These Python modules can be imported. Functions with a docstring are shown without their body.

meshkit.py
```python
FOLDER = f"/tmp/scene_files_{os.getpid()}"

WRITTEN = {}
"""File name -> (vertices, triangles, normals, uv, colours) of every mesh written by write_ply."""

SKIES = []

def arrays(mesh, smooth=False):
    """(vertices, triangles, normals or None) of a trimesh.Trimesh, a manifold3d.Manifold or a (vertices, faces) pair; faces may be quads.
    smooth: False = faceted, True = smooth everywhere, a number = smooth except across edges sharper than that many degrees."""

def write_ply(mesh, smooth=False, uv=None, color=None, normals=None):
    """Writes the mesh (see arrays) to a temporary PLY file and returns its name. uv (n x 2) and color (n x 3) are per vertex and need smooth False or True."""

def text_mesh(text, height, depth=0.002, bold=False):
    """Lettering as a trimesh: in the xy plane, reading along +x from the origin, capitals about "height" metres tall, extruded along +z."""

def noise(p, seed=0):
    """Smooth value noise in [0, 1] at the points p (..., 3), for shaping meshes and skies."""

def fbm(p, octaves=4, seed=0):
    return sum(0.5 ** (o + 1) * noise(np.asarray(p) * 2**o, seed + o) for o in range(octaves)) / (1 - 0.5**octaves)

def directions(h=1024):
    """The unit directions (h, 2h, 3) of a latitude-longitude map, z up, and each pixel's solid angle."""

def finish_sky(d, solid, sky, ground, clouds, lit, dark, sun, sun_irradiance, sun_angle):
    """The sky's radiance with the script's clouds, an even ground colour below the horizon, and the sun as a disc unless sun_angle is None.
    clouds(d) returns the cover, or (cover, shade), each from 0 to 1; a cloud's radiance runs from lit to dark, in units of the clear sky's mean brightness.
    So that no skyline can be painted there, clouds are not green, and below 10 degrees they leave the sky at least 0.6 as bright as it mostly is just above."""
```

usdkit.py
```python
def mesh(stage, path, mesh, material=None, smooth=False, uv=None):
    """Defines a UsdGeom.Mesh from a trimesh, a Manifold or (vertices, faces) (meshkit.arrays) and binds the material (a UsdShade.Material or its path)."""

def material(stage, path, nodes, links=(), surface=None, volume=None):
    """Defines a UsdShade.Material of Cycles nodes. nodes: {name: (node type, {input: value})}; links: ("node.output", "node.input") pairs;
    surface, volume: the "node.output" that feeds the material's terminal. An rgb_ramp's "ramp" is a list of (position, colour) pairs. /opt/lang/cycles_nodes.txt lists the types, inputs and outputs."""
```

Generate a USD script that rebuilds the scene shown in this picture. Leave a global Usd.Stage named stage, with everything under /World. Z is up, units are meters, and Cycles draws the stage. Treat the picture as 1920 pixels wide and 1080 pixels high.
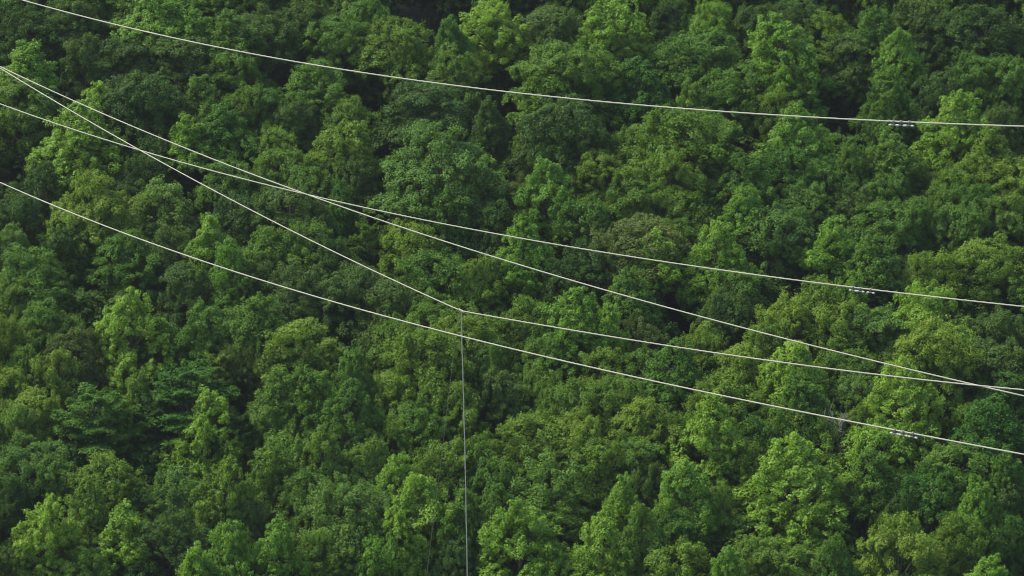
import math
import numpy as np
import usdkit, meshkit
from pxr import Usd, UsdGeom, UsdLux, UsdShade, Gf, Sdf, Vt

stage = Usd.Stage.CreateInMemory()
UsdGeom.SetStageUpAxis(stage, 'Z')
UsdGeom.SetStageMetersPerUnit(stage, 1.0)
world = UsdGeom.Xform.Define(stage, '/World')
stage.SetDefaultPrim(world.GetPrim())
UsdGeom.Scope.Define(stage, '/World/Looks')

# ------------------------------------------------------------------ camera, sky, sun
PITCH = math.radians(18.0)                     # the camera looks down on the hillside
FPX = 5700.0                                   # focal length in pixels of a 1920 wide picture
cam = UsdGeom.Camera.Define(stage, '/World/camera')
cam.CreateHorizontalApertureAttr(36.0)
cam.CreateVerticalApertureAttr(36.0 * 9 / 16)
cam.CreateFocalLengthAttr(36.0 * FPX / 1920)
cam.CreateClippingRangeAttr(Gf.Vec2f(1.0, 20000.0))
cam.CreateExposureAttr(2.25)
cam.CreateFStopAttr(1.6); cam.CreateFocusDistanceAttr(135.0)      # focused on the wires, the wood beyond is a touch soft
cam.AddRotateXOp().Set(90.0 - math.degrees(PITCH))

SUN = np.array([-0.62, 0.22, 0.80]); SUN /= np.linalg.norm(SUN)     # direction towards the sun
elev, rot = math.asin(SUN[2]), math.atan2(SUN[0], SUN[1])
usdkit.material(stage, '/World/Looks/sky_look', {
    'sky': ('sky_texture', {'sky_type': 'single_scattering', 'sun_disc': False, 'sun_elevation': elev, 'sun_rotation': rot, 'aerosol_density': 2.6}),
    'bg': ('background_shader', {'strength': 0.10})}, [('sky.color', 'bg.color')], surface='bg.background')
dome = UsdLux.DomeLight.Define(stage, '/World/sky')
UsdShade.MaterialBindingAPI.Apply(dome.GetPrim()).Bind(UsdShade.Material.Get(stage, '/World/Looks/sky_look'))
sun = UsdLux.DistantLight.Define(stage, '/World/sun')
sun.CreateNormalizeAttr(True); sun.CreateIntensityAttr(0.4); sun.CreateAngleAttr(14.0); sun.CreateColorAttr(Gf.Vec3f(1.0, 0.93, 0.80))
q = Gf.Rotation(Gf.Vec3d(0, 0, 1), Gf.Vec3d(*map(float, SUN)))
sun.AddOrientOp(UsdGeom.XformOp.PrecisionDouble).Set(q.GetQuat())

# ------------------------------------------------------------------ helpers
used = {}
def numbered(parent, name):
    k = used[(parent, name)] = used.get((parent, name), 0) + 1
    return f'{parent}/{name}' if k == 1 else f'{parent}/{name}_{k - 1:03d}'

def tag(prim, label=None, category=None, group=None, kind=None):
    for k, v in (('label', label), ('category', category), ('group', group), ('kind', kind)):
        if v:
            prim.SetCustomDataByKey(k, v)

def tube(points, radii, sides=8, cap=True):
    p = np.asarray(points, float); n = len(p)
    t = np.gradient(p, axis=0); t /= np.linalg.norm(t, axis=1, keepdims=True) + 1e-12
    ref = np.array([0, 0, 1.0]) if np.abs(t[:, 2]).max() < 0.95 else np.array([1.0, 0.13, 0])
    a = np.cross(t, ref); a /= np.linalg.norm(a, axis=1, keepdims=True) + 1e-12
    b = np.cross(t, a); ang = np.arange(sides) * 2 * np.pi / sides
    r = np.broadcast_to(np.asarray(radii, float), (n,))[:, None, None]
    v = (p[:, None] + r * (np.cos(ang)[None, :, None] * a[:, None] + np.sin(ang)[None, :, None] * b[:, None])).reshape(-1, 3)
    i, j = np.meshgrid(np.arange(n - 1), np.arange(sides), indexing='ij')
    q0, q1 = i * sides + j, i * sides + (j + 1) % sides
    f = np.vstack([np.stack([q0, q1 + sides, q1], -1).reshape(-1, 3), np.stack([q0, q0 + sides, q1 + sides], -1).reshape(-1, 3)])
    if cap:
        v = np.vstack([v, p[:1], p[-1:]]); k = np.arange(sides)
        f = np.vstack([f, np.stack([np.full(sides, n * sides), k, (k + 1) % sides], -1),
                       np.stack([np.full(sides, n * sides + 1), (n - 1) * sides + (k + 1) % sides, (n - 1) * sides + k], -1)])
    return v, f

def join(parts):
    vs, fs, n = [], [], 0
    for v, f in parts:
        vs.append(v); fs.append(np.asarray(f) + n); n += len(v)
    return np.vstack(vs), np.vstack(fs)

def put_mesh(path, v, f, mat=None, normals=None):
    m = UsdGeom.Mesh.Define(stage, path)
    m.CreatePointsAttr(Vt.Vec3fArray.FromNumpy(np.ascontiguousarray(v, np.float32)))
    m.CreateFaceVertexCountsAttr(Vt.IntArray.FromNumpy(np.full(len(f), f.shape[1], np.int32)))
    m.CreateFaceVertexIndicesAttr(Vt.IntArray.FromNumpy(np.ascontiguousarray(f, np.int32).ravel()))
    m.CreateSubdivisionSchemeAttr('none')
    if normals is not None:
        m.CreateNormalsAttr(Vt.Vec3fArray.FromNumpy(np.ascontiguousarray(normals, np.float32)))
        m.SetNormalsInterpolation('vertex')
    if mat:
        UsdShade.MaterialBindingAPI.Apply(m.GetPrim()).Bind(UsdShade.Material.Get(stage, mat))
    return m

def unit(a):
    return a / (np.linalg.norm(a, axis=-1, keepdims=True) + 1e-12)

CP, SP = math.cos(PITCH), math.sin(PITCH)
RIGHT, FWD, UP = np.array([1.0, 0, 0]), np.array([0, CP, -SP]), np.array([0, SP, CP])
def ray(px, py):                               # where a feature of the photograph lies as a direction from the viewpoint
    return FWD + RIGHT * (px - 960) / FPX + UP * (540 - py) / FPX
def pixel(p):
    d = p @ FWD
    return 960 + FPX * (p @ RIGHT) / d, 540 - FPX * (p @ UP) / d, d

# ------------------------------------------------------------------ terrain
SLOPE = math.tan(math.radians(18.0))
def ground(x, y):
    x, y = np.asarray(x, float), np.asarray(y, float)
    base = -106.5 + SLOPE * (y - 285)
    u = meshkit.noise(np.stack([x / 34, y / 34, np.zeros_like(x)], -1), 3) - 0.5
    u2 = meshkit.noise(np.stack([x / 13, y / 13, np.zeros_like(x)], -1), 5) - 0.5
    base = base + 3.0 * u + 0.8 * u2
    base = -190 + np.logaddexp(0, (base + 190) / 12) * 12          # the valley floor
    top = 130.0
    return top - np.logaddexp(0, (top - base) / 15) * 15           # the ridge

LK = '/World/Looks/'
usdkit.material(stage, LK + 'forest_floor', {
    'g': ('geometry', {}), 'n': ('noise_texture', {'scale': 0.7, 'detail': 8.0, 'roughness': 0.65}),
    'r': ('rgb_ramp', {'ramp': [(0.3, (0.010, 0.011, 0.006)), (0.55, (0.024, 0.023, 0.012)), (0.75, (0.018, 0.028, 0.009))]}),
    'b': ('bump', {'strength': 0.6, 'distance': 0.2}), 'p': ('principled_bsdf', {'roughness': 0.95, 'specular_ior_level': 0.1})},
    [('g.position', 'n.vector'), ('n.fac', 'r.fac'), ('r.color', 'p.base_color'), ('n.fac', 'b.height'), ('b.normal', 'p.normal')], surface='p.BSDF')
xs = np.unique(np.concatenate([np.linspace(-3500, -150, 30), np.arange(-150, 151, 3.0), np.linspace(150, 3500, 30)]))
ys = np.unique(np.concatenate([np.linspace(-2500, 150, 30), np.arange(150, 460, 3.0), np.linspace(460, 6000, 50)]))
X, Y = np.meshgrid(xs, ys)
gv = np.stack([X, Y, ground(X, Y)], -1).reshape(-1, 3)
i, j = np.meshgrid(np.arange(len(ys) - 1), np.arange(len(xs) - 1), indexing='ij')
a = (i * len(xs) + j).ravel()
gf = np.vstack([np.stack([a, a + 1, a + len(xs) + 1], -1), np.stack([a, a + len(xs) + 1, a + len(xs)], -1)])
tag(put_mesh('/World/ground', gv, gf, LK + 'forest_floor').GetPrim(), 'dark leaf covered forest floor of the hillside under the trees', 'ground', kind='structure')

usdkit.material(stage, LK + 'thin_haze', {'v': ('principled_volume', {'color': (0.84, 0.95, 0.98), 'density': 0.00002, 'anisotropy': 0.2})}, volume='v.volume')
import trimesh
hz = trimesh.creation.box([7400, 9200, 380]); hz.apply_translation([0, 1750, -20])
tag(usdkit.mesh(stage, '/World/haze', hz, LK + 'thin_haze').GetPrim(), 'thin summer haze in the air over the wooded slope', 'haze', kind='stuff')

# ------------------------------------------------------------------ foliage, bark, metal materials
def leaf_look(name, c1, c2, spec=0.35, rough=0.5, trans=0.28):
    t = tuple(min(1.0, v * s) for v, s in zip(c2, (1.5, 1.45, 0.8)))
    usdkit.material(stage, LK + name, {
        'g': ('geometry', {}), 'o': ('object_info', {}), 't': ('texture_coordinate', {}),
        'n': ('noise_texture', {'scale': 0.55, 'detail': 3.0}),
        'a': ('math', {'math_type': 'multiply', 'value2': 0.34}), 'b': ('math', {'math_type': 'multiply_add', 'value2': 0.85}),
        'c': ('mix_color', {'a': c1, 'b': c2}),
        'hv': ('map_range', {'from_min': 0.0, 'from_max': 1.0, 'to_min': 0.84, 'to_max': 1.16}),
        'hh': ('map_range', {'from_min': 0.0, 'from_max': 1.0, 'to_min': 0.508, 'to_max': 0.486}),
        'h': ('hsv', {'saturation': 1.0}),
        'p': ('principled_bsdf', {'roughness': rough, 'specular_ior_level': spec}),
        'tr': ('translucent_bsdf', {}), 'tm': ('mix_color', {'blend_type': 'multiply', 'fac': 1.0, 'b': (1.5, 1.45, 0.7)}),
        'm': ('mix_closure', {'fac': trans})},
        [('t.object', 'n.vector'), ('g.random_per_island', 'a.value1'), ('n.fac', 'b.value1'), ('a.value', 'b.value3'), ('b.value', 'c.fac'),
         ('o.random', 'hv.value'), ('o.random', 'hh.value'), ('hv.result', 'h.value'), ('hh.result', 'h.hue'), ('c.result', 'h.color'),
         ('h.color', 'p.base_color'), ('h.color', 'tm.a'), ('tm.result', 'tr.color'), ('p.BSDF', 'm.closure1'), ('tr.BSDF', 'm.closure2')], surface='m.closure')

TONES = {'b': ('bright_leaf', (0.058, 0.134, 0.010), (0.112, 0.205, 0.017)),
         'y': ('yellow_leaf', (0.047, 0.096, 0.010), (0.092, 0.156, 0.017)),
         'm': ('green_leaf', (0.039, 0.090, 0.011), (0.073, 0.138, 0.018)),
         'd': ('olive_leaf', (0.025, 0.057, 0.010), (0.048, 0.090, 0.016)),
         'g': ('bluish_leaf', (0.039, 0.088, 0.014), (0.073, 0.136, 0.023)),
         'k': ('deep_leaf', (0.026, 0.074, 0.010), (0.053, 0.120, 0.015)),
         'r': ('brownish_leaf', (0.035, 0.060, 0.012), (0.066, 0.098, 0.020)),
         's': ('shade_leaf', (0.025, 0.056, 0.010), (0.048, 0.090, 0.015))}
for key, (nm, c1, c2) in TONES.items():
    leaf_look(nm, c1, c2, spec=0.12 if key == 'b' else 0.06, rough=0.45 if key == 'b' else 0.52)
usdkit.material(stage, LK + 'bark', {
    't': ('texture_coordinate', {}), 'mp': ('mapping', {'scale': (3.0, 3.0, 0.5)}), 'n': ('noise_texture', {'scale': 3.0, 'detail': 6.0}),
    'r': ('rgb_ramp', {'ramp': [(0.3, (0.022, 0.022, 0.012)), (0.7, (0.070, 0.068, 0.042))]}), 'b': ('bump', {'strength': 0.8, 'distance': 0.05}),
    'p': ('principled_bsdf', {'roughness': 0.9, 'specular_ior_level': 0.2})},
    [('t.object', 'mp.vector'), ('mp.vector', 'n.vector'), ('n.fac', 'r.fac'), ('r.color', 'p.base_color'), ('n.fac', 'b.height'), ('b.normal', 'p.normal')], surface='p.BSDF')
usdkit.material(stage, LK + 'dead_wood', {
    't': ('texture_coordinate', {}), 'n': ('noise_texture', {'scale': 2.0, 'detail': 5.0}),
    'r': ('rgb_ramp', {'ramp': [(0.3, (0.065, 0.062, 0.040)), (0.7, (0.14, 0.135, 0.095))]}), 'p': ('principled_bsdf', {'roughness': 0.85})},
    [('t.object', 'n.vector'), ('n.fac', 'r.fac'), ('r.color', 'p.base_color')], surface='p.BSDF')
def metal(name, col, rough=0.55, metallic=0.0):
    usdkit.material(stage, LK + name, {'g': ('geometry', {}), 'n': ('noise_texture', {'scale': 6.0, 'detail': 4.0}),
        'm': ('mix_color', {'a': tuple(c * 0.86 for c in col), 'b': col}), 'p': ('principled_bsdf', {'roughness': rough, 'metallic': metallic})},
        [('g.position', 'n.vector'), ('n.fac', 'm.fac'), ('m.result', 'p.base_color')], surface='p.BSDF')
metal('wire_metal', (0.140, 0.144, 0.094), 0.55)
metal('damper_metal', (0.12, 0.12, 0.112), 0.5)
metal('clamp_metal', (0.06, 0.062, 0.062), 0.5)
metal('rope_fibre', (0.16, 0.172, 0.125), 0.85)
metal('tag_line_fibre', (0.055, 0.066, 0.042), 0.9)

# ------------------------------------------------------------------ tree prototypes: crown 8 m wide, 16 m tall
def sphere_points(rng, n):
    return unit(rng.normal(size=(n, 3)))

def leaves(rng, pos, nrm, size, narrow=0.62):
    """Each leaf spray is a small folded rhomb of its own."""
    n = len(pos)
    t = unit(np.cross(nrm, rng.normal(size=(n, 3)))); s = np.cross(nrm, t)
    L = (size * rng.uniform(0.7, 1.35, n))[:, None]; W = L * narrow
    fold = nrm * L * rng.uniform(-0.05, 0.22, n)[:, None]
    v = np.stack([pos - t * L * 0.5, pos - s * W * 0.5 + fold, pos + t * L * 0.5, pos + s * W * 0.5 + fold], 1)
    k = np.arange(n)[:, None] * 4
    f = np.concatenate([k + [0, 1, 2], k + [0, 2, 3]], 1).reshape(-1, 3)
    return v.reshape(-1, 3), f

def puffs_to_leaves(rng, c, out, rad, per, size, upw=0.35, jit=0.5, flat=0.75, narrow=0.62):
    n = len(c)
    d = sphere_points(rng, n * per).reshape(n, per, 3)
    axis = unit(out * 0.75 + np.array([0, 0, upw + 0.3]))[:, None]
    dot = (d * axis).sum(-1, keepdims=True)
    d = np.where(dot < -0.15, d - 2 * dot * axis, d)
    rr = rad[:, None, None] * (rng.uniform(0.25, 1.0, (n, per, 1)) ** 0.6)
    off = d * rr; off[..., 2] *= flat
    k = rng.choice([0.0, 0.35, 1.1], (n, 1, 1), p=[0.3, 0.4, 0.3]); way = unit(axis + 0.45 * rng.normal(size=axis.shape) + np.array([0, 0, 0.25]))
    off = off * np.where(k > 1, 0.72, 1.0) + way * k * (np.abs((off * way).sum(-1, keepdims=True)) - 0.1)      # some clumps stretch into leafy sprays
    pos = (c[:, None] + off).reshape(-1, 3)
    nrm = unit(0.75 * d + upw * np.array([0, 0, 1.0]) + jit * rng.normal(size=d.shape)).reshape(-1, 3)
    return leaves(rng, pos, nrm, size, narrow)

def crown_points(rng, lobes, lr, npuff, zs=1.0, low=-0.35, rad=(0.42, 0.7)):
    C, O, R = [], [], []
    for k, (c, r) in enumerate(zip(lobes, lr)):
        d = sphere_points(rng, npuff * 2); d = d[d[:, 2] > low][:npuff]
        p = c + d * r * np.array([1, 1, zs]) * rng.uniform(0.66, 1.16, (len(d), 1)) + rng.normal(0, 0.2, d.shape)
        keep = np.ones(len(p), bool)
        for m, (c2, r2) in enumerate(zip(lobes, lr)):
            if m != k:
                keep &= (((p - c2) / (np.array([1, 1, zs]) * r2)) ** 2).sum(1) > 0.55
        C.append(p[keep]); O.append(d[keep])
    C, O = np.vstack(C), np.vstack(O)
    return C, O, rng.uniform(*rad, len(C))

def branches_to(rng, lobes, base_z, top, thick=(0.11, 0.03)):
    parts = []
    for c in lobes:
        z0 = max(base_z * 0.75, min(top * 0.85, c[2] - np.hypot(c[0], c[1]) * rng.uniform(0.7, 1.2) - 0.6))
        p0 = np.array([0, 0, z0]); mid = (p0 + c) / 2 + np.array([0, 0, rng.uniform(-0.4, 0.2)])
        s = np.linspace(0, 1, 6)[:, None]
        pts = (1 - s) ** 2 * p0 + 2 * s * (1 - s) * mid + s ** 2 * c
        parts.append(tube(pts, np.linspace(*thick, 6), 5, False))
    return join(parts)

def trunk_mesh(rng, top, r=0.24):
    z = np.linspace(-0.8, top, 12)
    bend = np.cumsum(rng.normal(0, 0.05, (12, 2)), 0); bend -= bend[1]
    rad = r * (1.0 - 0.85 * (z / top).clip(0, 1)); rad[:2] *= (1.7, 1.25)
    return tube(np.column_stack([bend, z]), rad, 9)

def oak(seed, fine=False, thin=False, big=False):
    rng = np.random.default_rng(seed)
    lobes, lr = [], []
    n = 46 if big else 30 if fine else 26
    W = 1.5 if big else 1.0
    while len(lobes) < n:
        t = rng.uniform(0, 1) ** 0.8
        z = (4.4 + 10.6 * t) if big else 6.2 + 8.6 * t
        prof = 3.15 * W * math.sqrt(max(0.0, 1 - ((t - 0.30) / 0.74) ** 2))
        a = rng.uniform(0, 2 * np.pi); r = prof * math.sqrt(rng.uniform(0.25, 1))
        p = np.array([r * math.cos(a), r * math.sin(a), z])
        if all(np.linalg.norm(p - q0) > 1.25 for q0 in lobes) or rng.uniform() < 0.02:
            lobes.append(p); lr.append(rng.uniform(0.95, 1.75))
    for z in np.linspace(7.0, 13.0, 4):
        lobes.append(np.array([*rng.normal(0, 0.4, 2), z])); lr.append(1.5 * W)
    lobes, lr = np.array(lobes), np.array(lr)
    C, O, R = crown_points(rng, lobes, lr, 26 if fine or big else 20, 0.85, -0.3, (0.26, 0.6) if fine else (0.28, 0.74))
    if thin:
        return puffs_to_leaves(rng, C[::2], O[::2], R[::2] * 1.25, 26, 0.45, 0.35, 0.42, 1.0), lobes, trunk_mesh(rng, 12.5), 5.5
    return puffs_to_leaves(rng, C, O, R, 80 if fine else 104, 0.175 if fine else 0.195, 0.30, 0.36, 1.05), lobes, trunk_mesh(rng, 12.5), 5.5

def poplar(seed, narrow=1.0, big=False, small=False):
    rng = np.random.default_rng(seed)
    lobes, lr, el = [], [], []
    tries = 0
    while len(lobes) < (58 if big else 20 if small else 38) and tries < 4000:
        tries += 1
        t = rng.uniform(0, 1) ** 1.05
        z = (10.2 + 4.6 * t) if small else (4.8 + 9.6 * t) if big else (6.6 + 8.0 * t)
        prof = 3.35 * narrow * (1 - t ** (2.0 if big else 1.7)) ** (0.62 if big else 0.72) * min(1, 0.55 + 2.2 * t)
        a = rng.uniform(0, 2 * np.pi); r = prof * math.sqrt(rng.uniform(0.3, 1))
        p = np.array([r * math.cos(a), r * math.sin(a), z])
        if all(np.linalg.norm((p - q0) * [1, 1, 0.6]) > (0.7 if small else 1.0) for q0 in lobes):
            lobes.append(p); lr.append(rng.uniform(0.5, 0.8) if small else rng.uniform(0.7, 1.15))
    lobes.append(np.array([0, 0, 14.9])); lr.append(0.75)
    for z in np.linspace(11.5 if small else 7.5, 13.6, 4):
        lobes.append(np.array([*rng.normal(0, 0.3, 2), z])); lr.append(0.9 if small else 1.15 * narrow)
    lobes, lr = np.array(lobes), np.array(lr)
    C, O, R = crown_points(rng, lobes, lr, 20, 1.55, -0.45, (0.24, 0.6))
    # leafy tips that stand up from each lobe
    tips = np.vstack([lobes + np.array([0, 0, 1]) * (lr * 1.6)[:, None] + rng.normal(0, 0.25, lobes.shape) for _ in range(3)])
    C = np.vstack([C, tips]); O = np.vstack([O, np.tile([0, 0, 1.0], (len(tips), 1))]); R = np.concatenate([R, rng.uniform(0.22, 0.36, len(tips))])
    return puffs_to_leaves(rng, C, O, R, 84, 0.18, 0.30, 0.40, 1.05), lobes, trunk_mesh(rng, 14.0), 4.5

def pine(seed):
    rng = np.random.default_rng(seed)
    P, N, lobes = [], [], []
    for lev, z in enumerate(np.linspace(6.0, 15.2, 9)):
        t = (z - 6) / 9.2
        R0 = 4.3 * (1 - 0.62 * t ** 1.5)
        k = rng.integers(5, 8); a0 = rng.uniform(0, 6.3)
        for b in range(k):
            a = a0 + b * 2 * np.pi / k + rng.normal(0, 0.2); ln = R0 * rng.uniform(0.7, 1.08)
            d = np.array([math.cos(a), math.sin(a)]); side = np.array([-d[1], d[0]])
            zz = z + rng.normal(0, 0.35); lobes.append(np.array([*(d * ln * 0.8), zz + 0.35]))
            m = int(1100 * ln / 3.5)
            s = rng.uniform(0.18, 1.0, m) ** 0.7
            w = rng.normal(0, 0.30, m) * (0.5 + ln * 0.28 * np.sin(s * 2.6))
            pos = np.column_stack([np.outer(s * ln, d) + np.outer(w, side), zz + 0.55 * s ** 2 - 0.25 * np.abs(w) + rng.normal(0, 0.10, m)])
            P.append(pos); N.append(unit(np.column_stack([np.outer(0.35 * s, d), np.ones(m)]) + 0.55 * rng.normal(size=(m, 3))))
    return leaves(rng, np.vstack(P), np.vstack(N), 0.32, 0.30), np.array(lobes), trunk_mesh(rng, 15.3), 5.5

def dead(seed):
    rng = np.random.default_rng(seed); tw, tips = [], []
    for _ in range(26):
        z0 = rng.uniform(8, 14.5); a = rng.uniform(0, 6.3); ln = rng.uniform(1.2, 3.0) * (1 - 0.5 * (z0 - 8) / 7)
        p0 = np.array([0, 0, z0]); d = np.array([math.cos(a), math.sin(a), rng.uniform(0.5, 1.2)])
        p1 = p0 + d * ln; s = np.linspace(0, 1, 6)[:, None]
        pts = p0 + (p1 - p0) * s + rng.normal(0, 0.07, (6, 3)) * (s > 0); tw.append(tube(pts, np.linspace(0.07, 0.02, 6), 5))
        for _ in range(5):
            q0 = pts[rng.integers(2, 6)]; q1 = q0 + unit(d + rng.normal(0, 0.7, 3)) * rng.uniform(0.5, 1.2)
            tw.append(tube(np.array([q0, (q0 + q1) / 2 + rng.normal(0, 0.05, 3), q1]), [0.035, 0.025, 0.015], 4))
    return join(tw), trunk_mesh(rng, 15.5, 0.17)

PROTO = {}
def class_prim(name):
    p = stage.CreateClassPrim(f'/World/{name}')
    return p
def warp(v, seed, amp):
    u = np.stack([meshkit.noise(v / 3.1 + 17.3 * k, seed + k) - 0.5 for k in range(3)], -1)
    w = np.stack([meshkit.noise(v / 1.3 + 11.1 * k, seed + 9 + k) - 0.5 for k in range(3)], -1)
    return v + amp * (2.2 * u + 0.7 * w)
def make_class(key, name, made):
    (v, f), lobes, (tv, tf), bz = made
    v = warp(v, sum(map(ord, key)) * 13, 0.25 if key[0] in 'NUC' else 0.4 if key[0] in 'PQ' else 0.5)
    path = f'/World/{name}'
    stage.CreateClassPrim(path)
    put_mesh(path + '/trunk', tv, tf, LK + 'bark')
    bv, bf = branches_to(np.random.default_rng(5), lobes, bz, 13, (0.05, 0.02) if key[0] == 'C' else (0.11, 0.03))
    put_mesh(path + '/branches', bv, bf, LK + 'bark')
    put_mesh(path + '/crown', v, f)                        # its leaves take the tone bound on each tree
    r = np.quantile(np.abs(v[:, 0]), 0.97)
    PROTO[key] = (path, r, np.quantile(v[:, 2], 0.999), len(f))
for k in range(7): make_class(f'O{k}', f'rounded_tree_shape_{k:03d}', oak(100 + k))
for k in range(3): make_class(f'R{k}', f'domed_tree_shape_{k:03d}', oak(200 + k, True))
for k in range(5): make_class(f'P{k}', f'pointed_tree_shape_{k:03d}', poplar(300 + k, 1.12))
for k in range(3): make_class(f'N{k}', f'narrow_tree_shape_{k:03d}', poplar(400 + k, 0.66, small=True))
for k in range(2): make_class(f'U{k}', f'young_tree_shape_{k:03d}', oak(600 + k, thin=True))
for k in range(2): make_class(f'B{k}', f'wide_rounded_tree_shape_{k:03d}', oak(800 + k, big=True))
for k in range(2): make_class(f'Q{k}', f'wide_pointed_tree_shape_{k:03d}', poplar(900 + k, 1.5, True))
for k in range(2): make_class(f'C{k}', f'pine_tree_shape_{k:03d}', pine(500 + k))
COUNT = {'O': 7, 'R': 3, 'P': 5, 'N': 3, 'C': 2}

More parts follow.
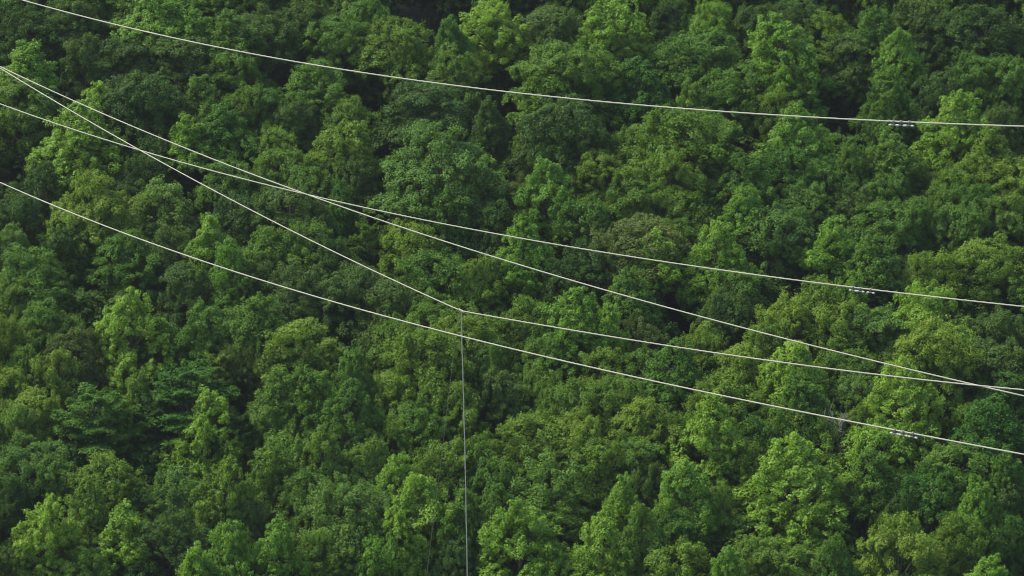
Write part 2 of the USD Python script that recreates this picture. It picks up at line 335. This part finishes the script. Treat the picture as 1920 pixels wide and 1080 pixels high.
# ------------------------------------------------------------------ the trees of the photograph: x, y of the crown top, width, shape and tone
CAT = """
45 14 110 Od; 130 -8 110 Od; 290 -14 130 Pb; 365 18 64 Pb; 435 18 76 Pm; 48 76 84 Pb; 156 62 84 Od; 235 70 100 Od; 330 66 110 Od; 430 84 100 Om; 38 146 110 Om;  183 153 60 Pb; 150 190 140 Pb;
268 142 150 Od; 378 142 76 Pm; 468 158 86 Oy; 350 217 64 Pb; 412 194 74 Pk; 460 240 84 Om; 198 242 80 Oy; 282 254 90 Od; 500 14 110 Od; 580 -10 100 Od; 690 -6 110 Om; 632 26 112 Om; 750 40 126 Ry; 846 30 64 Pk;
924 2 118 Ob; 592 113 130 Om; 850 92 90 Om; 790 158 140 Od; 656 182 90 Om; 640 228 130 Oy; 500 166 70 Om; 512 238 80 Om; 826 228 224 Og; 918 182 60 Nd; 560 190 70 Od; 1040 16 110 Od; 1152 -14 160 Pb; 1068 86 180 Oy;
1310 54 140 Om; 1335 0 90 Ob; 1420 8 90 Od; 1382 118 120 Om; 1296 148 80 Om; 1195 108 120 Pk; 1284 204 190 Oy; 1172 236 70 Om; 1046 251 90 Ry; 1060 190 160 Od; 1255 -6 80 Od; 1466 26 170 Pb; 1562 22 96 Oy; 1640 14 110 Pm;
1684 52 88 Pb; 1592 66 92 Od; 1780 26 80 Od; 1846 6 140 Od; 1890 108 90 Om; 1800 172 130 Pb; 1670 130 90 Pm; 1500 198 150 Pb; 1455 168 70 Oy; 1880 196 80 Od; 1864 240 84 Py; 1762 130 90 Od; 1832 104 90 Om; 1596 256 60 Pm;
1676 250 76 Pm; 1730 -6 100 Od; 1500 -10 100 Od; 72 306 90 Rd; 182 320 170 Oy; 300 340 130 Og; 172 264 100 Oy; 270 288 110 Od; 390 404 66 Pb; 432 446 90 Pb; 236 432 130 Om; 330 424 96 Od; 38 366 90 Od; 18 424 84 Og;
58 466 120 Om; 28 520 70 Om; 350 496 90 Od; 456 364 100 Od; 420 300 90 Om; 120 420 90 Od; 524 276 100 Om; 584 298 90 Om; 655 296 90 Od; 540 344 130 Rd; 640 336 40 Nk; 840 354 92 Pm; 688 416 76 Cy; 772 414 110 Oy;
810 464 120 Om; 576 414 110 Om; 510 424 110 Om; 625 440 90 Od; 898 482 100 Oy; 928 376 110 Od; 560 494 110 Od; 668 500 110 Od; 730 530 100 Od; 480 486 90 Od; 1024 300 110 Pb; 1128 284 100 Ry; 1240 284 160 Oy; 1190 330 110 Om;
1392 286 120 Pm; 1396 348 66 Pb; 980 406 110 Pb; 1092 372 100 Om; 1200 412 150 Rr; 1272 394 84 Om; 1230 434 74 Pb; 1180 500 76 Pm; 1345 414 110 Pb; 1378 506 96 Om; 1464 390 130 Og; 1110 448 110 Od; 1050 486 90 Od; 1330 330 90 Od;
985 330 60 Or; 1512 344 110 Og; 1562 408 76 Pb; 1636 438 76 Pm; 1696 274 90 Oy; 1790 302 90 Oy; 1672 318 90 Om; 1762 342 80 Om; 1836 286 96 Oy; 1896 300 100 Oy; 1884 366 90 Om; 1822 344 100 Om; 1660 378 110 Om; 1722 374 80 Om;
1804 384 100 Om; 1860 446 120 Oy; 1750 470 126 Oy; 1548 300 110 Rk; 1602 508 50 Pb; 1550 524 110 Oy; 1676 470 80 Od; 1480 270 110 Rk; 1606 350 90 Od; 80 562 110 Om; 12 590 80 Oy; 240 538 150 Pb; 380 570 130 Om; 142 614 96 Rr;
44 648 90 Oy; 98 654 100 Oy; 12 690 80 Oy; 70 732 90 Oy; 178 728 160 Ck; 350 688 200 Ck; 286 742 100 Cd; 388 733 116 Pb; 236 774 66 Oy; 404 662 90 Cy; 256 690 60 Pm; 470 558 80 Pm; 446 646 90 Rr; 30 760 90 Om;
440 770 100 Cd; 500 555 66 Pm; 560 606 130 Oy; 660 654 90 Pm; 570 688 110 Pm; 530 690 80 Pm; 606 698 56 Pb; 650 712 150 Pm; 748 594 96 Oy; 830 548 120 Oy; 800 616 160 Oy; 870 590 130 Oy; 756 688 100 Oy; 925 640 100 Om;
850 716 120 Oy; 790 748 110 Om; 930 690 110 Od; 740 780 90 Oy; 505 640 90 Om; 510 760 90 Om; 1080 542 140 Pb; 1140 568 90 Pb; 990 556 110 Oy; 1200 600 90 Rr; 1366 540 90 Rd; 1312 608 80 Oy; 1268 638 120 Pk; 1202 654 80 Om;
1090 630 80 Om; 1026 630 90 Om; 1128 650 90 Oy; 1396 650 100 Oy; 1356 702 140 Oy; 1100 708 120 Oy; 1046 722 110 Om; 1166 706 100 Om; 1000 770 130 Oy; 1090 776 130 Oy; 1204 748 130 Oy; 1340 744 150 Pb; 1010 690 90 Om; 1280 770 100 Oy;
1484 554 120 Oy; 1580 560 120 Oy; 1640 578 116 Og; 1740 536 150 Ob; 1758 608 160 Oy; 1880 584 90 Od; 1862 640 116 Od; 1440 600 90 Oy; 1486 640 130 Pb; 1584 640 110 Oy; 1694 676 170 Pb; 1880 690 90 Og; 1500 700 110 Pk; 1610 708 96 Rg;
1490 742 110 Oy; 1868 740 140 Pk; 1820 752 80 Oy; 1620 756 90 Oy; 1420 780 100 Om; 58 814 120 Og; 92 858 100 Om; 198 850 130 Oy; 322 884 116 Og; 418 856 150 Py; 164 896 100 Pm; 84 928 160 Pb; 230 946 80 Pb; 310 962 150 Rd;
412 948 80 Om; 434 976 110 Pb; 372 1020 80 Pb; 18 894 90 Od; 178 1030 90 Om; 470 940 80 Od; 24 1020 80 Od; 534 816 130 Om; 516 974 110 Pb; 656 908 150 Og; 744 850 66 Pb; 788 892 130 Pb; 740 950 90 Pb; 626 986 116 Oy;
708 1004 110 Ob; 934 908 100 Pm; 866 916 70 Pm; 974 936 180 Pb; 834 820 110 Oy; 906 816 110 Oy; 930 860 100 Om; 590 872 120 Om; 600 800 110 Pm; 690 826 110 Om; 860 1010 90 Od; 1038 864 144 Om; 1166 890 60 Pb; 1204 946 96 Pm;
1282 866 120 Pb; 1346 908 80 Om; 1384 818 110 Oy; 1124 970 116 Pb; 1266 1014 140 Oy; 1268 956 90 Om; 1120 824 110 Oy; 1220 866 80 Od; 1364 1026 90 Pb; 1430 1010 100 Om; 1190 820 100 Om; 1494 820 200 Pb; 1650 792 130 Ob; 1638 836 84 Pm;
1738 880 120 Rk; 1792 826 130 Om; 1836 892 88 Pb; 1892 896 90 Od; 1882 960 90 Om; 1658 946 50 Oy; 1690 974 180 Oy; 1800 964 120 Oy; 1852 1042 80 Pb; 1500 1016 110 Om; 1892 842 90 Pk; 1700 920 90 Od; 1570 1000 90 Pm; 1600 900 60 Od;
1550 772 100 Oy
"""
TREES = []
for item in CAT.replace('\n', '').split(';'):
    x, y, w, st = item.split()
    TREES.append((float(x), float(y), float(w), st[0], st[1]))
DEAD = [(1574, 764, 60)]

def foot(px, py, H):
    """The spot on the hillside where a tree H metres tall has its top in the direction of (px, py)."""
    d = ray(px, py); lo, hi = 120.0, 700.0
    for _ in range(60):
        t = (lo + hi) / 2; p = d * t
        if p[2] > ground(p[0], p[1]) + H: lo = t
        else: hi = t
    return d * lo

SHAPE_NAME = {'U': 'young_tree', 'O': 'rounded_tree', 'R': 'domed_tree', 'P': 'pointed_tree', 'N': 'narrow_tree', 'C': 'pine_tree'}
SHAPE_WORD = {'O': 'rounded tree', 'R': 'domed tree', 'P': 'pointed tree', 'N': 'narrow tree', 'C': 'feathery pine'}
TONE_WORD = {'b': 'bright green', 'y': 'yellowish green', 'm': 'mid green', 'd': 'dark olive', 'g': 'bluish green', 'k': 'deep green', 'r': 'brownish green'}
LAND = [('the kinked wire', 865, 583), ('the topmost dampers', 1690, 236), ('the middle dampers', 1616, 551), ('the lowest dampers', 1696, 818),
        ('the leftmost wire crossing', 270, 285), ('the middle wire crossing', 610, 372), ('the rightmost wire crossing', 1835, 722), ("the rope's lower end", 876, 1075),
        ('the top left corner', 0, 0), ('the top right corner', 1920, 0), ('the bottom left corner', 0, 1080), ('the bottom right corner', 1920, 1080),
        ("the top edge's middle", 960, 0), ("the left edge's middle", 0, 540), ("the right edge's middle", 1920, 540), ('the bare dead tree', 1574, 790),
        ('the widest bluish tree', 826, 300), ('the leftmost deep green pine', 178, 775), ("the lowest wire's left end", 0, 340), ("the topmost wire's right end", 1920, 236)]
SECT = ['right of', 'above right of', 'above', 'above left of', 'left of', 'below left of', 'below', 'below right of']
RANK = ['nearest', 'second nearest', 'third nearest', 'fourth nearest', 'fifth nearest']

info = []
for n, (x, y, w, sh, tone) in enumerate(TREES):
    info.append(dict(x=x, y=y + 0.3 * w, kind=sh + tone, size='large ' if w >= 145 else 'small ' if w <= 70 else ''))
options = []
for lname, lx, ly in LAND:
    groups = {}
    for n, t in enumerate(info):
        dx, dy = t['x'] - lx, ly - t['y']
        if math.hypot(dx, dy) < 12: continue
        s = int(round(math.degrees(math.atan2(dy, dx)) / 45)) % 8
        groups.setdefault((s, t['size'] + t['kind']), []).append((math.hypot(dx, dy), n))
    for (s, k), lst in groups.items():
        for r, (dist, n) in enumerate(sorted(lst)[:5]):
            options.append((r * 260 + dist, n, f'{RANK[r]} such {SECT[s]} {lname}'))
LABEL = {}
for _, n, text in sorted(options):
    if n not in LABEL:
        LABEL[n] = f"{info[n]['size']}{TONE_WORD[info[n]['kind'][1]]} {SHAPE_WORD[info[n]['kind'][0]]}, {text}"

rng = np.random.default_rng(11)
spots = []
pick = {}
for n, (x, y, w, sh, tone) in enumerate(TREES):
    k = pick[sh] = pick.get(sh, -1) + 1
    path, r, top, _ = PROTO[f'{sh}{(k * 2 + k // 5) % COUNT[sh] if COUNT[sh] % 2 else (k + k // 4) % COUNT[sh]}']
    if w >= 145 and sh in 'OP': path, r, top, _ = PROTO[('B' if sh == 'O' else 'Q') + str(k % 2)]
    if w < 86 and sh == 'P': path, r, top, _ = PROTO['N' + str(k % 3)]
    big_one = w >= 145 and sh in 'OP'
    H = 15.0 * (1.0 + 0.12 * min(1.6, w / 120) if sh in 'PN' else 0.75 + 0.33 * w / 145 if big_one else 0.76 + 0.22 * min(1.5, w / 120))      # the pointed ones stand above the rest
    p = foot(x, y, H)
    depth = p @ FWD
    sx = (w * depth / FPX) / (2 * r) * 1.2
    sz = H / top
    base = np.array([p[0], p[1], float(ground(p[0], p[1]))])
    spots.append((base, sx, r * sx))
    t = UsdGeom.Xform.Define(stage, numbered('/World', SHAPE_NAME[sh]))
    t.AddTranslateOp().Set(Gf.Vec3d(*map(float, base))); t.AddRotateZOp().Set(float(rng.uniform(0, 360)))
    t.AddScaleOp().Set(Gf.Vec3f(float(sx), float(sx * rng.uniform(0.92, 1.08)), float(sz)))
    prim = t.GetPrim()
    prim.GetReferences().AddInternalReference(path); prim.SetInstanceable(True)
    UsdShade.MaterialBindingAPI.Apply(prim).Bind(UsdShade.Material.Get(stage, LK + TONES[tone][0]))
    tag(prim, LABEL.get(n, f"{info[n]['size']}{TONE_WORD[tone]} {SHAPE_WORD[sh]} on the wooded hillside"), 'tree', 'trees covering the hillside')

for n, (x, y, w) in enumerate(DEAD):
    (v, f), (tv, tf) = dead(700 + n)
    H = 15.2; p = foot(x, y, H)
    t = UsdGeom.Xform.Define(stage, numbered('/World', 'dead_tree'))
    t.AddTranslateOp().Set(Gf.Vec3d(float(p[0]), float(p[1]), float(ground(p[0], p[1])))); t.AddScaleOp().Set(Gf.Vec3f(0.8, 0.8, H / 16.0))
    base = str(t.GetPath())
    put_mesh(base + '/trunk', tv, tf, LK + 'dead_wood'); put_mesh(base + '/branches', v, f, LK + 'dead_wood')
    tag(t.GetPrim(), 'bare grey dead tree with forked branches just behind the lowest wire', 'dead tree')

# ------------------------------------------------------------------ understory between the trunks, and the wood beyond the picture's edges
def scatter(path, spots_, keys, tone, label):
    pi = UsdGeom.PointInstancer.Define(stage, path)
    UsdGeom.Scope.Define(stage, path + '/shapes')
    for k in keys:
        pp = UsdGeom.Xform.Define(stage, f'{path}/shapes/{SHAPE_NAME[k[0]]}_{k[1]}').GetPrim()
        pp.GetReferences().AddInternalReference(PROTO[k][0])
        UsdShade.MaterialBindingAPI.Apply(pp).Bind(UsdShade.Material.Get(stage, LK + TONES[tone][0]))
        pi.CreatePrototypesRel().AddTarget(pp.GetPath())
    a = np.array(spots_)
    pi.CreatePositionsAttr(Vt.Vec3fArray.FromNumpy(a[:, :3].astype(np.float32)))
    pi.CreateScalesAttr(Vt.Vec3fArray.FromNumpy(a[:, 3:6].astype(np.float32)))
    pi.CreateOrientationsAttr(Vt.QuathArray([Gf.Quath(float(math.cos(r / 2)), 0, 0, float(math.sin(r / 2))) for r in a[:, 6]]))
    pi.CreateProtoIndicesAttr(Vt.IntArray([int(k) for k in a[:, 7]]))
    tag(pi.GetPrim(), label, 'undergrowth' if 'under' in path else 'wood', kind='stuff')

# openings where one looks down into the deep shade: centre and half sizes in the photograph
GAPS = [(790, 28, 50, 45), (985, 95, 34, 24), (30, 295, 46, 50), (955, 310, 26, 70), (1285, 545, 46, 70), (1615, 225, 36, 50), (1695, 505, 40, 55), (690, 640, 26, 30),
        (1100, 1000, 34, 40), (118, 165, 40, 30), (700, 480, 30, 20), (1345, 690, 26, 26), (205, 725, 20, 12), (630, 930, 50, 20), (1640, 930, 40, 26), (720, 385, 26, 20),
        (1230, 500, 24, 40), (150, 570, 30, 20), (110, 480, 20, 40), (1400, 935, 24, 30), (560, 30, 30, 22), (1320, 900, 12, 20)]
under, outer = [], []
rng = np.random.default_rng(23)
for gx in np.arange(-70, 70, 4.8):
    for gy in np.arange(215, 400, 4.8):
        x, y = gx + rng.uniform(-1.8, 1.8), gy + rng.uniform(-1.8, 1.8)
        z = float(ground(x, y)); px, py, dd = pixel(np.array([x, y, z + 6.0]))
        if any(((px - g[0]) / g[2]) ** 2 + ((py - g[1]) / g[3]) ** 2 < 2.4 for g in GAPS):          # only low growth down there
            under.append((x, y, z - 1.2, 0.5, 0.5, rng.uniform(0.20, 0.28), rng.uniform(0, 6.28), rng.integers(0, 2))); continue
        if -60 < px < 1980 and -80 < py < 1200:
            s = rng.uniform(0.6, 0.95); under.append((x, y, z - 1.0, s, s, rng.uniform(0.40, 0.60) if py < 470 else rng.uniform(0.58, 0.82), rng.uniform(0, 6.28), rng.integers(0, 2)))
        else:
            pass
for gx in np.arange(-150, 150, 6.0):
    for gy in np.arange(190, 450, 6.0):
        x, y = gx + rng.uniform(-2, 2), gy + rng.uniform(-2, 2)
        z = float(ground(x, y)); px, py, dd = pixel(np.array([x, y, z + 15.0]))
        if any(abs(px - g[0]) < g[2] + 45 and py < g[1] < py + 190 for g in GAPS): continue
        if (px < -55 or px > 1975 or py < -55 or py > 1105) and -450 < px < 2370 and -260 < py < 1420:
            s = rng.uniform(0.75, 1.25); outer.append((x, y, z, s, s, rng.uniform(0.85, 1.1), rng.uniform(0, 6.28), rng.integers(0, 5)))
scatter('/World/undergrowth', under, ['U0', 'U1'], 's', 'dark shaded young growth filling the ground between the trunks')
scatter('/World/wood', outer, ['O0', 'O2', 'R1', 'P1', 'O4'], 'm', 'continuous green wood around the trees in the middle of the hillside')

# ------------------------------------------------------------------ wires
def hang(path_px, dl, dr, label, extend=45.0):
    """A wire in one vertical plane: its plan runs straight from depth dl at the left to dr at the right; it sags as a smooth curve."""
    px = np.array(path_px, float)
    L = ray(px[0, 0], px[0, 1]); R_ = ray(px[-1, 0], px[-1, 1])
    A, B = L / L[1] * dl, R_ / R_[1] * dr
    dirxy = (B - A)[:2] / np.linalg.norm((B - A)[:2]); nrm = np.array([-dirxy[1], dirxy[0]])
    s, z = [], []
    for a_, b_ in px:
        d = ray(a_, b_); t = (A[:2] @ nrm) / (d[:2] @ nrm); p = d * t
        s.append((p[:2] - A[:2]) @ dirxy); z.append(p[2])
    return A, dirxy, np.array(s), np.array(z)

def wire_curve(A, dirxy, s, z, lo, hi, deg=2, n=120):
    c = np.polyfit(s, z, deg); ss = np.linspace(lo, hi, n)
    return np.column_stack([A[0] + dirxy[0] * ss, A[1] + dirxy[1] * ss, np.polyval(c, ss)])

WR = 0.027
WA = hang([(40, 0), (265, 56), (527, 112), (700, 141), (960, 171), (1280, 203), (1490, 218), (1690, 230), (1920, 236)], 140, 105, '')
WB = hang([(0, 124), (125, 184), (300, 258), (480, 331), (640, 387), (800, 441), (960, 491), (1280, 583), (1560, 661), (1840, 724), (1920, 741)], 150, 110, '')
WC1 = hang([(0, 128), (125, 202), (250, 275), (405, 360), (640, 478), (780, 545), (845, 574), (862, 582)], 150, 127.5, '')
WC2 = hang([(868, 584), (1000, 606), (1280, 653), (1600, 697), (1840, 722), (1920, 732)], 127.3, 108, '')
WD = hang([(0, 195), (125, 237), (270, 285), (405, 324), (540, 355), (640, 379), (800, 413), (960, 443), (1280, 497), (1616, 541), (1760, 558), (1920, 574)], 165, 112, '')
WE = hang([(0, 340), (105, 388), (210, 432), (420, 502), (640, 568), (868, 631), (1060, 676), (1280, 728), (1600, 793), (1760, 823), (1920, 850)], 140, 100, '')
curves = {}
def wire(key, pts, label):
    v, f = tube(pts, WR, 10)
    tag(put_mesh(numbered('/World', 'power_line_wire'), v, f, LK + 'wire_metal').GetPrim(), label, 'wire', 'wires of the power line')
    curves[key] = pts
EXT = 40.0
for key, W, label in (('A', WA, 'pale wire, topmost of all, leaving the picture at the upper right with dampers on it'),
                      ('B', WB, 'pale wire from upper left to the lower right, crossing the kinked wire at both ends'),
                      ('D', WD, 'pale wire with the middle trio of dampers, starting lowest but one at left'),
                      ('E', WE, 'pale wire, lowest of all, passing in front of the hanging rope')):
    wire(key, wire_curve(W[0], W[1], W[2], W[3], W[2][0] - EXT, W[2][-1] + EXT, 3 if key in 'BE' else 3), label)
c1 = wire_curve(WC1[0], WC1[1], WC1[2], WC1[3], WC1[2][0] - EXT, WC1[2][-1], 3)
c2 = wire_curve(WC2[0], WC2[1], WC2[2], WC2[3], WC2[2][0], WC2[2][-1] + EXT, 3)
kink = (c1[-1] + c2[0]) / 2
wire('C', np.vstack([c1[:-1], kink[None], c2[1:]]), 'pale wire pulled down to a kink where the rope hangs from it')

# the rope that hangs from the kink, and the thin tag line beside it
def rope(name, px, mat, r, label, cat):
    d0 = kink[1]
    pts = [kink + np.array([0, 0, -0.03])]
    for a_, b_ in px:
        d = ray(a_, b_); pts.append(d / d[1] * d0)
    pts = np.array(pts)
    zz = np.linspace(pts[0, 2], pts[-1, 2], 60)
    xx = np.interp(zz[::-1], pts[::-1, 2], pts[::-1, 0])[::-1]
    xx = np.convolve(np.pad(xx, 3, 'edge'), np.ones(7) / 7, 'valid'); xx[0] = pts[0, 0]
    line = np.column_stack([xx, np.full(60, d0), zz])
    slope = line[-1] - line[-8]; foot_z = float(ground(line[-1, 0], d0))
    line = np.vstack([line, line[-1] + slope * (foot_z - line[-1, 2]) / slope[2]])
    t = UsdGeom.Xform.Define(stage, numbered('/World', name)); base = str(t.GetPath())
    v, f = tube(line, r, 8); put_mesh(base + '/line', v, f, LK + mat)
    tag(t.GetPrim(), label, cat)
    return base
b = rope('hanging_rope', [(866, 640), (868, 700), (870, 780), (872, 850), (874, 960), (876.5, 1085)], 'rope_fibre', 0.022, 'pale grey rope hanging straight down from the kink in the wire', 'rope')
v, f = tube([kink + [-0.12, 0.09, 0.055], kink + [0, 0, 0.0], kink + [0.12, -0.10, -0.025]], [0.042, 0.052, 0.042], 10)
put_mesh(b + '/clamp', v, f, LK + 'wire_metal')
rope('tag_line', [(852, 650), (844, 720), (838, 770), (829, 850), (820, 920), (799, 1085)], 'tag_line_fibre', 0.008, 'thin dull green line slanting down left of the hanging rope', 'rope')

# ------------------------------------------------------------------ vibration dampers
def damper(key, px, label):
    c = curves[key]; xs_ = np.array([pixel(p)[0] for p in c])
    order = np.argsort(xs_)
    P = np.array([np.interp(px, xs_[order], c[order, k]) for k in range(3)])
    k = np.argmin(np.abs(xs_ - px)); T = unit(c[min(k + 1, len(c) - 1)] - c[max(k - 1, 0)])
    if T[0] < 0: T = -T
    t = UsdGeom.Xform.Define(stage, numbered('/World', 'vibration_damper')); t.AddTranslateOp().Set(Gf.Vec3d(*map(float, P)))
    base = str(t.GetPath()); Z = np.array([0, 0, 1.0]); h = 0.135
    v, f = join([tube([Z * 0.055, Z * 0.03, Z * -0.03, Z * -0.06], [0.03, 0.058, 0.058, 0.03], 8), tube([Z * -0.05, Z * -h - Z * 0.012], [0.022, 0.02], 6)])
    put_mesh(base + '/clamp', v, f, LK + 'clamp_metal')
    s = np.linspace(-0.13, 0.13, 9)
    v, f = tube([T * a_ - Z * (h + 0.25 * a_ * a_) for a_ in s], 0.012, 6); put_mesh(base + '/messenger_cable', v, f, LK + 'damper_metal')
    for k2, sg in enumerate((-1, 1)):
        prof = [(0.075, 0.018), (0.085, 0.036), (0.12, 0.044), (0.165, 0.046), (0.20, 0.042), (0.215, 0.02)]
        v, f = tube([T * sg * a_ - Z * (h + 0.25 * 0.13 ** 2 + 0.12 * (a_ - 0.13)) for a_, _ in prof], [r_ for _, r_ in prof], 12)
        put_mesh(base + ('/weight' if k2 == 0 else '/weight_001'), v, f, LK + 'damper_metal')
    tag(t.GetPrim(), label, 'damper', 'vibration dampers hanging under the wires')
for key, where, xs3 in (('A', 'topmost', (1676, 1690, 1705)), ('D', 'middle', (1600, 1614, 1633)), ('E', 'lowest', (1678, 1694, 1712))):
    for pos_, px in zip(('left', 'middle', 'right'), xs3):
        damper(key, px, f'pale dumbbell shaped damper, {pos_} one of the {where} trio under its wire')
